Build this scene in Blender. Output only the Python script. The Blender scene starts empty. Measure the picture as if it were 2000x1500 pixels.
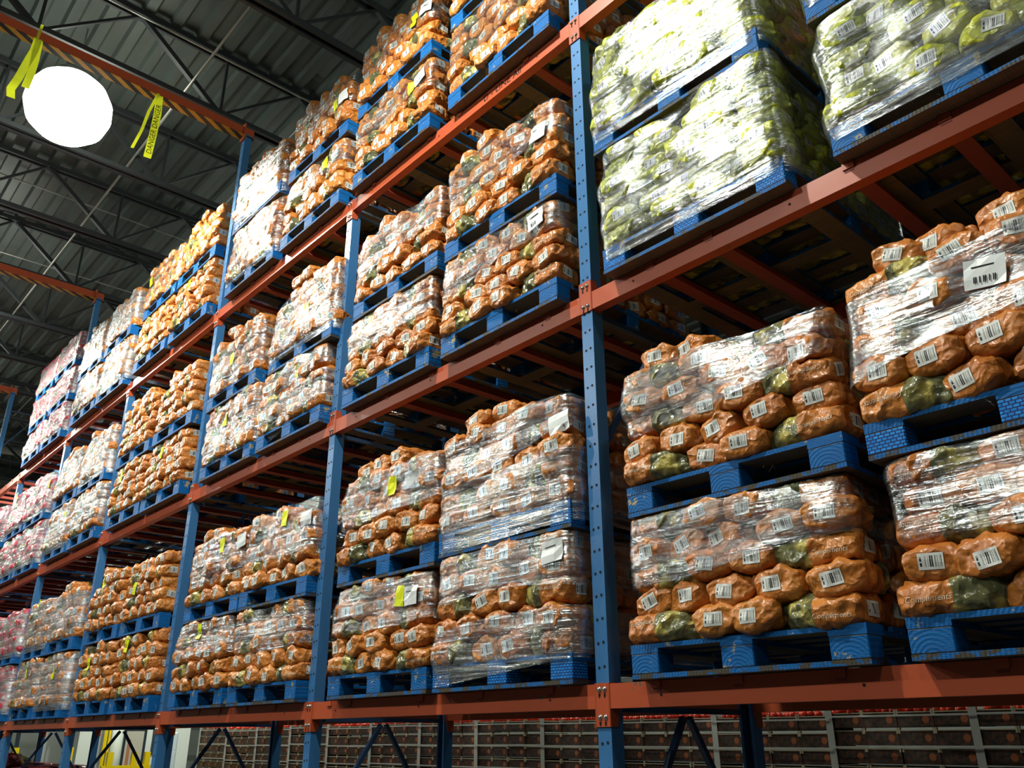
import bpy, math, random
import numpy as np
from mathutils import Vector, Matrix, noise
from mathutils.bvhtree import BVHTree
R = random.Random(7)
PI = math.pi
scene = bpy.context.scene
COL = scene.collection.objects
ZF = 1.66                      # floor lies 1.66 m under the lowest beam's lower edge
W = 2.52                       # bay pitch
D = 1.044                      # front post to rear post
LZ = [ZF, ZF + 1.905, ZF + 3.789]
BH = 0.10
PW, PD, PH = 1.016, 1.219, 0.132

# ------------------------------------------------------------------ object helpers
def link(o, parent=None, loc=None, rot=None):
    COL.link(o)
    if parent is not None: o.parent = parent
    if loc is not None: o.location = loc
    if rot is not None: o.rotation_euler = rot
    return o

def tag(o, label, cat, group=None, kind=None):
    o['label'] = label; o['category'] = cat
    if group: o['group'] = group
    if kind: o['kind'] = kind
    return o

def empty(name, loc=(0, 0, 0), rz=0):
    o = bpy.data.objects.new(name, None); o.empty_display_size = 0.1
    return link(o, None, loc, (0, 0, rz))

class MB:
    """collects boxes, prisms and tubes into one mesh"""
    def __init__(s): s.v = []; s.f = []; s.m = []; s.sm = []
    def add(s, vs, fs, mi=0, smooth=False):
        n = len(s.v); s.v += [tuple(v) for v in vs]
        for f in fs: s.f.append([n + i for i in f]); s.m.append(mi); s.sm.append(smooth)
    def box(s, x0, x1, y0, y1, z0, z1, mi=0, M=None):
        vs = [Vector((x, y, z)) for z in (z0, z1) for y in (y0, y1) for x in (x0, x1)]
        if M is not None: vs = [M @ v for v in vs]
        s.add(vs, [(0, 2, 3, 1), (4, 5, 7, 6), (0, 1, 5, 4), (2, 6, 7, 3), (0, 4, 6, 2), (1, 3, 7, 5)], mi)
    def bar(s, a, b, w, h, mi=0):
        a = Vector(a); b = Vector(b); d = b - a; L = d.length
        M = Matrix.Translation(a) @ d.to_track_quat('X', 'Z').to_matrix().to_4x4()
        s.box(0, L, -w/2, w/2, -h/2, h/2, mi, M)
    def tube(s, pts, r, n=8, mi=0, cap=True):
        pts = [Vector(p) for p in pts]; rings = []
        for i, p in enumerate(pts):
            d = (pts[min(i+1, len(pts)-1)] - pts[max(i-1, 0)]).normalized()
            q = d.to_track_quat('Z', 'Y'); rr = r[i] if isinstance(r, (list, tuple)) else r
            rings.append([p + q @ Vector((rr*math.cos(2*PI*k/n), rr*math.sin(2*PI*k/n), 0)) for k in range(n)])
        vs = [v for g in rings for v in g]; fs = []
        for i in range(len(pts)-1):
            for k in range(n):
                k2 = (k+1) % n; fs.append((i*n+k, i*n+k2, (i+1)*n+k2, (i+1)*n+k))
        if cap: fs += [tuple(range(n-1, -1, -1)), tuple((len(pts)-1)*n+k for k in range(n))]
        s.add(vs, fs, mi, True)
    def disc(s, c, nrm, r, n=8, mi=0, ry=None):
        q = Vector(nrm).to_track_quat('Z', 'Y'); ry = ry or r
        s.add([Vector(c) + q @ Vector((r*math.cos(2*PI*k/n), ry*math.sin(2*PI*k/n), 0)) for k in range(n)], [tuple(range(n))], mi)
    def mesh(s, name, mats):
        me = bpy.data.meshes.new(name); me.from_pydata(s.v, [], s.f)
        for m in (mats if isinstance(mats, (list, tuple)) else [mats]): me.materials.append(m)
        me.polygons.foreach_set('material_index', s.m); me.polygons.foreach_set('use_smooth', s.sm)
        me.update(); return me
    def build(s, name, mats, parent=None, loc=None):
        return link(bpy.data.objects.new(name, s.mesh(name, mats)), parent, loc)

def bevel(o, w=0.004, seg=2):
    m = o.modifiers.new('bevel', 'BEVEL'); m.width = w; m.segments = seg; m.limit_method = 'ANGLE'; return o

# ------------------------------------------------------------------ material helpers
class NT:
    def __init__(s, name):
        s.mat = bpy.data.materials.new(name); s.mat.use_nodes = True
        s.t = s.mat.node_tree; s.t.nodes.clear(); s.out = s.n('ShaderNodeOutputMaterial')
    def n(s, typ, **kw):
        nd = s.t.nodes.new(typ)
        for k, v in kw.items(): setattr(nd, k, v)
        return nd
    def l(s, a, b): s.t.links.new(a, b)
    def set(s, sock, v):
        if hasattr(v, 'is_output') or isinstance(v, bpy.types.NodeSocket): s.l(v, sock)
        else: sock.default_value = v
    def coord(s, which='Object', scale=(1, 1, 1), rot=(0, 0, 0)):
        if which == 'World': src = s.n('ShaderNodeNewGeometry').outputs['Position']
        else: src = s.n('ShaderNodeTexCoord').outputs[which]
        mp = s.n('ShaderNodeMapping'); s.l(src, mp.inputs[0]); mp.inputs['Scale'].default_value = scale; mp.inputs['Rotation'].default_value = rot
        return mp.outputs[0]
    def noise(s, vec, scale=5, detail=3, rough=.5, dist=0, out='Fac'):
        nd = s.n('ShaderNodeTexNoise'); s.l(vec, nd.inputs['Vector'])
        nd.inputs['Scale'].default_value = scale; nd.inputs['Detail'].default_value = detail
        nd.inputs['Roughness'].default_value = rough; nd.inputs['Distortion'].default_value = dist
        return nd.outputs[out]
    def voro(s, vec, scale=5, feature='F1', out='Distance', rand=1):
        nd = s.n('ShaderNodeTexVoronoi'); nd.feature = feature; s.l(vec, nd.inputs['Vector']); nd.inputs['Scale'].default_value = scale
        nd.inputs['Randomness'].default_value = rand
        return nd.outputs[out]
    def ramp(s, fac, stops, interp='LINEAR'):
        nd = s.n('ShaderNodeValToRGB'); s.l(fac, nd.inputs[0]); cr = nd.color_ramp; cr.interpolation = interp
        while len(cr.elements) > 1: cr.elements.remove(cr.elements[0])
        cr.elements[0].position = stops[0][0]; cr.elements[0].color = c4(stops[0][1])
        for p, c in stops[1:]:
            e = cr.elements.new(p); e.color = c4(c)
        return nd.outputs[0]
    def mix(s, fac, a, b, mode='MIX'):
        nd = s.n('ShaderNodeMix', data_type='RGBA', blend_type=mode); s.set(nd.inputs[0], fac); s.set(nd.inputs[6], c4(a)); s.set(nd.inputs[7], c4(b)); return nd.outputs[2]
    def math(s, op, a, b=0.0, c=0.0, clamp=False):
        nd = s.n('ShaderNodeMath', operation=op); nd.use_clamp = clamp; s.set(nd.inputs[0], a); s.set(nd.inputs[1], b); s.set(nd.inputs[2], c); return nd.outputs[0]
    def sep(s, vec):
        nd = s.n('ShaderNodeSeparateXYZ'); s.l(vec, nd.inputs[0]); return nd.outputs
    def bump(s, h, strength=.3, dist=.01, normal=None):
        nd = s.n('ShaderNodeBump'); s.l(h, nd.inputs['Height']); nd.inputs['Strength'].default_value = strength; nd.inputs['Distance'].default_value = dist
        if normal is not None: s.l(normal, nd.inputs['Normal'])
        return nd.outputs[0]
    def bsdf(s, color, rough=.5, metal=0, normal=None, spec=.5, coat=0, **kw):
        b = s.n('ShaderNodeBsdfPrincipled'); s.set(b.inputs['Base Color'], c4(color)); s.set(b.inputs['Roughness'], rough)
        s.set(b.inputs['Metallic'], metal); b.inputs['Specular IOR Level'].default_value = spec; b.inputs['Coat Weight'].default_value = coat
        for k, v in kw.items(): s.set(b.inputs[k.replace('_', ' ')], v)
        if normal is not None: s.l(normal, b.inputs['Normal'])
        return b.outputs[0]
    def done(s, sh): s.l(sh, s.out.inputs['Surface']); return s.mat
def c4(c):
    if isinstance(c, (tuple, list)): return tuple(c) + (1,) if len(c) == 3 else tuple(c)
    return c
def plain(name, col, rough=.5, metal=0, spec=.5):
    t = NT(name); return t.done(t.bsdf(col, rough, metal, spec=spec))

def mat_bag(name, base, dark, light, film_a=(.17, .165, .07), olive_shade=(.045, .05, .028), pot=(.66, .54, .14)):
    t = NT(name); w = t.coord('World'); 
    n1 = t.noise(w, 3.1, 2); n2 = t.noise(w, 40, 3)
    col = t.ramp(n1, [(.3, dark), (.52, base), (.72, light)])
    col = t.mix(t.math('MULTIPLY', n2, .25), col, dark)
    cv = t.coord('World'); wob = t.n('ShaderNodeVectorMath', operation='ADD'); t.l(cv, wob.inputs[0])
    nz = t.n('ShaderNodeTexNoise'); t.l(cv, nz.inputs['Vector']); nz.inputs['Scale'].default_value = 14
    sc = t.n('ShaderNodeVectorMath', operation='SCALE'); t.l(nz.outputs['Color'], sc.inputs[0]); sc.inputs['Scale'].default_value = .09; t.l(sc.outputs[0], wob.inputs[1])
    v1 = t.voro(wob.outputs[0], 15, 'F1'); v2 = t.voro(wob.outputs[0], 33, 'F1')
    h = t.math('ADD', t.math('MULTIPLY', v1, 1.0), t.math('MULTIPLY', v2, .22))
    nrm = t.bump(h, .85, .023)
    bag = t.bsdf(col, .36, 0, nrm, spec=.5)
    # clear film window with potatoes behind, olive shade between them painted in
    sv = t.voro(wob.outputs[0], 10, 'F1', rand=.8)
    pc = t.ramp(sv, [(0, pot), (.34, tuple(c*.8 for c in pot)), (.48, film_a), (1, olive_shade)])
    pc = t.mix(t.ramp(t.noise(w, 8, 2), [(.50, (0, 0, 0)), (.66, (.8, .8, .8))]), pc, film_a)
    film = t.bsdf(pc, .22, 0, t.bump(v1, .8, .03), spec=.6)
    at = t.n('ShaderNodeAttribute'); at.attribute_name = 'along'
    m = t.math('GREATER_THAN', at.outputs['Fac'], .5)
    mx = t.n('ShaderNodeMixShader'); t.l(m, mx.inputs[0]); t.l(bag, mx.inputs[1]); t.l(film, mx.inputs[2])
    return t.done(mx.outputs[0])
M_OR = mat_bag('orange_bag_plastic', (.60, .205, .036), (.46, .135, .022), (.68, .26, .05))
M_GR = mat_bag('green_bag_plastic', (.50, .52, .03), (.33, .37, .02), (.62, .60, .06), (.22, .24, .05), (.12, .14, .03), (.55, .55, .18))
M_RD = mat_bag('red_bag_plastic', (.62, .05, .075), (.40, .02, .04), (.75, .14, .16))

def mat_label():
    t = NT('barcode_paper'); uv = t.n('ShaderNodeTexCoord').outputs['UV']; s = t.sep(uv)
    x, y = s[0], s[1]
    bars = t.n('ShaderNodeTexWhiteNoise', noise_dimensions='1D'); t.l(t.math('FLOOR', t.math('MULTIPLY', x, 64)), bars.inputs['W'])
    b = t.math('GREATER_THAN', bars.outputs['Value'], .42)
    def inside(a, lo, hi): return t.math('MULTIPLY', t.math('GREATER_THAN', a, lo), t.math('LESS_THAN', a, hi))
    zone = t.math('MULTIPLY', inside(x, .27, .93), inside(y, .16, .84))
    txt = t.n('ShaderNodeTexWhiteNoise', noise_dimensions='1D'); t.l(t.math('FLOOR', t.math('MULTIPLY', y, 26)), txt.inputs['W'])
    z2 = t.math('MULTIPLY', inside(x, .07, .15), inside(y, .2, .8)); b2 = t.math('MULTIPLY', z2, t.math('GREATER_THAN', txt.outputs['Value'], .4))
    k = t.math('MAXIMUM', t.math('MULTIPLY', zone, b), b2)
    return t.done(t.bsdf(t.mix(k, (.72, .72, .68), (.02, .02, .02)), .45))
M_LB = mat_label()

def mat_paint(name, base, chip, chipcut=.64, rough=.38, dirt=.35, spec=.5):
    t = NT(name); w = t.coord('World')
    n = t.noise(w, 9, 6, .7); n2 = t.noise(t.coord('World', (1, 1, .35)), 2.3, 4, .6)
    col = t.mix(t.math('MULTIPLY', n2, dirt), base, tuple(c*.45 for c in base))
    col = t.mix(t.ramp(n, [(chipcut, (0, 0, 0)), (chipcut+.03, (1, 1, 1))]), col, chip)
    return t.done(t.bsdf(col, rough, 0, t.bump(n, .12, .004), spec=spec))
M_BLUE = mat_paint('blue_rack_paint', (.055, .20, .46), (.20, .17, .12), .70, .34, .3)
M_RED = mat_paint('orange_rack_paint', (.60, .108, .040), (.16, .12, .085), .66, .36, .45)
M_BRACE = mat_paint('dark_blue_brace', (.018, .05, .12), (.05, .05, .05), .8, .5, .3)
M_REDD = mat_paint('crossbar_paint', (.34, .055, .03), (.12, .08, .05), .7, .5, .5)
M_STEEL = plain('zinc_bolt', (.62, .60, .56), .28, .9)
M_HOLE = plain('hole_black', (.004, .004, .005), .9)
M_DARK = mat_paint('dark_roof_steel', (.035, .04, .045), (.05, .05, .05), .8, .55, .2)

def mat_pallet(name, woven=False, cut=.59):
    t = NT(name); w = t.coord('World'); g = t.n('ShaderNodeNewGeometry')
    nz = t.sep(g.outputs['True Normal'])[2]
    horiz = t.math('GREATER_THAN', t.math('ABSOLUTE', nz), .6)
    n = t.noise(w, 11, 7, .75); streak = t.noise(t.coord('World', (6, 6, 40)), 3, 3)
    blue = t.mix(streak, (.0, .075, .27), (.002, .15, .46))
    wood = t.mix(t.noise(t.coord('World', (2, 30, 30)), 2, 4), (.14, .09, .045), (.32, .22, .12))
    chip = t.ramp(n, [(cut, (0, 0, 0)), (cut+.03, (1, 1, 1))])
    side = t.mix(chip, blue, (.40, .33, .17) if cut > .5 else (.06, .05, .035))
    grey = t.mix(t.noise(w, 5, 3), wood, (.06, .09, .12))
    col = t.mix(horiz, side, grey)
    h = t.noise(t.coord('World', (8, 8, 60)), 6, 4)
    nrm = t.bump(h, .35, .006)
    if woven:
        br = t.n('ShaderNodeTexBrick'); cv = t.n('ShaderNodeCombineXYZ'); s = t.sep(w)
        t.l(t.math('ADD', s[0], s[1]), cv.inputs[0]); t.l(s[2], cv.inputs[1]); t.l(cv.outputs[0], br.inputs['Vector'])
        br.inputs['Scale'].default_value = 1; br.inputs['Brick Width'].default_value = .02; br.inputs['Row Height'].default_value = .012; br.inputs['Mortar Size'].default_value = .0022
        br.inputs['Color1'].default_value = (0, .18, .62, 1); br.inputs['Color2'].default_value = (.02, .30, .85, 1); br.inputs['Mortar'].default_value = (.0, .03, .16, 1)
        col = t.mix(horiz, br.outputs['Color'], grey)
    else:
        rings = t.n('ShaderNodeTexWave', wave_type='RINGS'); rings.rings_direction = 'Y'
        oc = t.n('ShaderNodeTexCoord').outputs['Object']; t.l(oc, rings.inputs['Vector']); rings.inputs['Scale'].default_value = 22; rings.inputs['Distortion'].default_value = 1.5
        nrm = t.bump(rings.outputs['Fac'], .25, .004, nrm)
    return t.done(t.bsdf(col, .6, 0, nrm, spec=.22))
M_PAL = mat_pallet('blue_painted_pallet_wood'); M_PALW = mat_pallet('blue_pressed_block', True); M_PALB = mat_pallet('worn_base_board', False, .49)

def mat_wrap(name, haze, lo, hi, seed):
    """clear stretch film: mostly see-through, glossy creases that run round the load"""
    t = NT(name); uv = t.n('ShaderNodeTexCoord').outputs['UV']
    mp = t.n('ShaderNodeMapping'); t.l(uv, mp.inputs[0]); mp.inputs['Location'].default_value = (seed, seed*.37, 0)
    mp.inputs['Scale'].default_value = (.35, 7.5, 1); mp.inputs['Rotation'].default_value = (0, 0, .018)
    st = t.noise(mp.outputs[0], 5, 5, .62, .15)
    mp2 = t.n('ShaderNodeMapping'); t.l(uv, mp2.inputs[0]); mp2.inputs['Scale'].default_value = (1.0, 15, 1); mp2.inputs['Rotation'].default_value = (0, 0, -.03)
    st2 = t.noise(mp2.outputs[0], 4, 3, .6, .2)
    mp3 = t.n('ShaderNodeMapping'); t.l(uv, mp3.inputs[0]); mp3.inputs['Scale'].default_value = (.32, 3, 1); mp3.inputs['Location'].default_value = (seed*2, seed, 0)
    big = t.noise(mp3.outputs[0], 2.4, 3, .6, .5)
    h = t.math('ADD', st, t.math('MULTIPLY', st2, .7)); h = t.math('ADD', h, t.math('MULTIPLY', big, 3.0))
    nrm = t.bump(h, 1.0, .011)
    gl = t.n('ShaderNodeBsdfGlossy'); gl.inputs['Roughness'].default_value = .13; gl.inputs['Color'].default_value = (.93, .97, 1, 1); t.l(nrm, gl.inputs['Normal'])
    df = t.n('ShaderNodeBsdfDiffuse'); df.inputs['Color'].default_value = (.62, .68, .70, 1); t.l(nrm, df.inputs['Normal'])
    tr = t.n('ShaderNodeBsdfTransparent'); tr.inputs['Color'].default_value = (.95, .96, .97, 1)
    hz = t.n('ShaderNodeMixShader'); t.set(hz.inputs[0], haze); t.l(gl.outputs[0], hz.inputs[1]); t.l(df.outputs[0], hz.inputs[2])
    k = t.math('MULTIPLY', t.ramp(t.math('ADD', t.math('MULTIPLY', st, .65), t.math('MULTIPLY', big, .35)), [(.42, (0, 0, 0)), (.62, (1, 1, 1))]), hi - lo)
    k = t.math('ADD', k, lo)
    k = t.math('ADD', k, t.math('MULTIPLY', t.ramp(st2, [(.60, (0, 0, 0)), (.70, (1, 1, 1))]), .28), clamp=True)
    mx = t.n('ShaderNodeMixShader'); t.l(k, mx.inputs[0]); t.l(tr.outputs[0], mx.inputs[1]); t.l(hz.outputs[0], mx.inputs[2])
    return t.done(mx.outputs[0])
M_WRAP = [mat_wrap('stretch_film_a', .10, .07, .50, 0.0), mat_wrap('stretch_film_b', .10, .08, .55, 3.3), mat_wrap('stretch_film_c', .14, .10, .62, 7.1)]
M_WRAPM = mat_wrap('stretch_film_milky', .42, .26, .66, 5.2)
M_WRAPG = mat_wrap('stretch_film_heavy', .14, .11, .68, 1.7)
M_YEL = plain('yellow_sticker', (.82, .85, .0), .5); M_WHT = plain('white_paper', (.78, .80, .80), .5)
M_STRING = plain('white_string', (.75, .74, .66), .7)
M_PRW = plain('white_print', (.80, .62, .45), .5); M_PRK = plain('dark_print', (.12, .03, .01), .5)

# ------------------------------------------------------------------ bag meshes
def bag_arrays(seed, nx, ny, nz, flat_end=True):
    rr = random.Random(seed); off = Vector((seed*7.13, seed*3.7, seed*1.9))
    idx = {}; P = []; F = []
    def vid(i, j, k):
        if (i, j, k) not in idx: idx[(i, j, k)] = len(P); P.append((2*i/nx-1, 2*j/ny-1, 2*k/nz-1))
        return idx[(i, j, k)]
    for i in range(nx):
        for j in range(ny):
            F.append((vid(i, j, 0), vid(i, j+1, 0), vid(i+1, j+1, 0), vid(i+1, j, 0))); F.append((vid(i, j, nz), vid(i+1, j, nz), vid(i+1, j+1, nz), vid(i, j+1, nz)))
    for i in range(nx):
        for k in range(nz):
            F.append((vid(i, 0, k), vid(i+1, 0, k), vid(i+1, 0, k+1), vid(i, 0, k+1))); F.append((vid(i, ny, k), vid(i, ny, k+1), vid(i+1, ny, k+1), vid(i+1, ny, k)))
    for j in range(ny):
        for k in range(nz):
            F.append((vid(0, j, k), vid(0, j, k+1), vid(0, j+1, k+1), vid(0, j+1, k))); F.append((vid(nx, j, k), vid(nx, j+1, k), vid(nx, j+1, k+1), vid(nx, j, k+1)))
    lines = []
    for _ in range(18):
        th = rr.uniform(0, PI); ph = rr.uniform(-.8, .8)
        n = Vector((math.cos(th)*math.cos(ph), math.sin(th)*math.cos(ph), math.sin(ph)))
        lines.append((n, rr.uniform(-.14, .14), rr.uniform(.008, .022), rr.uniform(-.008, .011)))
    out = []; al = []
    sag = rr.uniform(.004, .014); skew = rr.uniform(-.25, .25)
    for (a, b, c) in P:
        # rounded box, boxier at the folded bottom end (a<0)
        n = 4.5 if a > -.5 else 4.5 + 5*(-.5-a)/.5
        r = (abs(a)**n + abs(b)**n + abs(c)**n)**(1/n)
        x, y, z = a/r, b/r, c/r
        s = 1.0
        if x > .12: s = 1 - .76*((x-.12)/.88)**1.5
        bul = 1 - .10*x*x
        X = x*.185; Y = y*.101*s*bul; Z = z*.060*(.45+.55*s)*(1 + .14*(1-y*y)*(1-x*x))
        pin = (.16 + .38*max(0, (-.35-x)/.65))*abs(y)**1.6
        Z = Z*(1-pin) + (-.010 if seed % 3 == 0 else .006)*pin
        p = Vector((X, Y, Z)); nn = Vector((x*.5, y, z)).normalized()
        lump = noise.noise(p*15 + off)*.010 + noise.noise(p*32 + off)*.0035
        rid = (.35 - abs(noise.noise(p*Vector((20, 20, 20)).x + off*2)))*.006
        d = lump + rid
        for (ln, ld, lw, la) in lines:
            t = abs(p.dot(ln) - ld)/lw
            if t < 1: d += la*(1-t)*(1 if x > -.9 else .6)
        if x > .55: d += .006*math.cos(math.atan2(z, y)*9 + seed)*(x-.55)/.45
        p += nn*d
        p.y += skew*.05*max(0, x)**2
        p.z -= sag*max(0, x)**2*1.5
        if p.z < -.058: p.z = -.058 + (p.z+.058)*.3
        out.append(p); al.append(x*.5 + .5 + .03*noise.noise(p*12+off))
    V = np.array([tuple(p) for p in out], dtype=np.float32); A = np.array(al, dtype=np.float32)
    A = np.clip((A - .46)*8 + .5, 0, 1)          # film window begins a little before the middle
    return V, np.array(F, dtype=np.int32), A

def patch(V, F, direction, cu, cv, w, h, nu, nv, off, rot=0.0):
    """a little sheet of paper laid onto the bag: rays shot along 'direction'"""
    tree = BVHTree.FromPolygons([Vector(v) for v in V.tolist()], [tuple(f) for f in F.tolist()])
    d = Vector(direction); side = Vector((0, 0, 1)).cross(d).normalized(); up = Vector((0, 0, 1)); cs, sn = math.cos(rot), math.sin(rot)
    pts = []; uvs = []
    for j in range(nv+1):
        for i in range(nu+1):
            a = (i/nu-.5)*w; b = (j/nv-.5)*h; a, b = a*cs-b*sn, a*sn+b*cs
            o = -d*.5 + side*(cu+a) + up*(cv+b)
            hit = tree.ray_cast(o, d)
            p = hit[0] if hit[0] is not None else None
            pts.append(p); uvs.append((1-i/nu, j/nv))
    good = [p for p in pts if p is not None]; mn = min(good, key=lambda q: q.dot(d)) if good else Vector()
    base = mn.dot(d)
    for n, p in enumerate(pts):
        i, j = n % (nu+1), n//(nu+1)
        a = (i/nu-.5)*w; b = (j/nv-.5)*h; a, b = a*cs-b*sn, a*sn+b*cs
        if p is None: p = side*(cu+a) + up*(cv+b) + d*(base+.012)
        dd = min(p.dot(d), base+.018)
        pts[n] = side*(cu+a) + up*(cv+b) + d*dd - d*off
    fs = [(j*(nu+1)+i, (j+1)*(nu+1)+i, (j+1)*(nu+1)+i+1, j*(nu+1)+i+1) for j in range(nv) for i in range(nu)]
    return pts, fs, uvs

def raw_mesh(name, V, F, mats, A=None, smooth=True, uv=None, mi=None):
    me = bpy.data.meshes.new(name); nf = len(F)
    me.vertices.add(len(V)); me.vertices.foreach_set('co', V.astype(np.float32).ravel())
    me.loops.add(nf*4); me.loops.foreach_set('vertex_index', F.astype(np.int32).ravel())
    me.polygons.add(nf); me.polygons.foreach_set('loop_start', np.arange(0, nf*4, 4, dtype=np.int32)); 
    me.polygons.foreach_set('use_smooth', np.full(nf, smooth, dtype=bool))
    for m in mats: me.materials.append(m)
    if mi is not None: me.polygons.foreach_set('material_index', mi.astype(np.int32))
    if A is not None:
        at = me.attributes.new('along', 'FLOAT', 'POINT'); at.data.foreach_set('value', A.astype(np.float32))
    if uv is not None:
        l = me.uv_layers.new(name='uv'); l.data.foreach_set('uv', uv.astype(np.float32).ravel())
    me.update(calc_edges=True); me.validate(); return me

NV = 7
HI = [bag_arrays(11+s, 30, 18, 12) for s in range(NV)]
MD = [bag_arrays(11+s, 16, 10, 7) for s in range(NV)]
LO = [bag_arrays(11+s, 10, 6, 5) for s in range(NV)]
LBL = []
for s in range(NV):
    rr = random.Random(s)
    pts, fs, uvs = patch(HI[s][0], HI[s][1], (1, 0, 0), rr.uniform(-.02, .02), rr.uniform(-.012, .008), .070, .052, 6, 5, .0022, rr.uniform(-.25, .25))
    LBL.append((np.array([tuple(p) for p in pts], dtype=np.float32), np.array(fs, dtype=np.int32), np.array(uvs, dtype=np.float32)))
def lbl_mesh(s):
    V, F, U = LBL[s]; return raw_mesh('barcode_label', V, F, [M_LB], None, False, U[F.ravel()])
LBLM = [lbl_mesh(s) for s in range(NV)]
def bag_mesh(col, s, arr, mat): return raw_mesh(col + '_bag', arr[s][0], arr[s][1], [mat], arr[s][2])
HIM = {'orange': [bag_mesh('orange', s, HI, M_OR) for s in range(NV)], 'green': [bag_mesh('green', s, HI, M_GR) for s in range(NV)]}
LOM = {'red': [bag_mesh('red', s, LO, M_RD) for s in range(NV)]}

def string_mesh(s):
    rr = random.Random(90+s); b = MB(); p = Vector((.16, 0, -.012)); b.tube([p + Vector((0, .016*math.cos(a), .016*math.sin(a))) for a in [k*PI/4 for k in range(9)]], .0035, 6)
    for sg in (-1, 1):
        q = [p + Vector((.005, -.014, 0))]
        for k in range(4): q.append(q[-1] + Vector((.014+rr.uniform(-.01, .01), -.006*sg+rr.uniform(-.006, .004), -.016)))
        b.tube(q, .0022, 5)
    return b.mesh('tie_string', M_STRING)
STR = [string_mesh(s) for s in range(NV)]

# printed lettering on the long side of a bag
def text_mesh(body, size, mats, shear=0.0, name='lettering'):
    cu = bpy.data.curves.new('t', 'FONT'); cu.body = body; cu.size = size; cu.shear = shear; cu.align_x = 'CENTER'; cu.align_y = 'CENTER'
    cu.resolution_u = 2
    o = bpy.data.objects.new('t', cu); COL.link(o); bpy.context.view_layer.update()
    me = bpy.data.meshes.new_from_object(o); me.name = name; bpy.data.objects.remove(o); bpy.data.curves.remove(cu)
    me.materials.clear(); me.materials.append(mats); return me
def print_on_bag(s, side):
    """side=-1: the face toward local -Y (bag lying bottom left), +1: toward +Y (bag turned round)"""
    V, F, A = HI[s]; tree = BVHTree.FromPolygons([Vector(v) for v in V.tolist()], [tuple(f) for f in F.tolist()])
    res = []
    for body, size, mat, cx, cz, sh in (('Compliments', .026, M_PRW, -.085, -.010 if s % 2 else .012, .25), ('Russet', .013, M_PRK, -.08, -.032 if s % 2 else -.012, 0)):
        me = text_mesh(body, size, mat, sh, 'printed_lettering'); flip = -1 if s % 2 == 0 else 1
        for v in me.vertices:
            x, z = v.co.x*flip, v.co.y*flip
            if side > 0: x = -x
            X, Z = cx+x, cz+z
            h = tree.ray_cast(Vector((X, side*.5, Z)), Vector((0, -side, 0)))
            y = h[0].y if h[0] is not None else side*.09
            v.co = (X, y + side*.0022, Z)
        me.update(); res.append(me)
    return res
PRN = {(s, sd): print_on_bag(s, sd) for s in range(NV) for sd in (-1, 1)}

# ------------------------------------------------------------------ placing bags of one pallet load
ORD = ['first', 'second', 'third', 'fourth', 'fifth', 'sixth', 'seventh']
BAY = {1: 'rightmost bay', 0: 'second bay from right', -1: 'third bay from right', -2: 'fourth bay from right', -3: 'fifth bay from right', -4: 'sixth bay from right', -5: 'seventh bay from right', -6: 'leftmost bay'}
SHELF = ['bottom shelf', 'middle shelf', 'top shelf']
def where(u): return '%s %s, %s, %s' % (('lower', 'upper', 'topmost')[u['k']], ('left', 'right')[u['slot']], SHELF[u['lv']], BAY[u['bay']])

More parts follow.
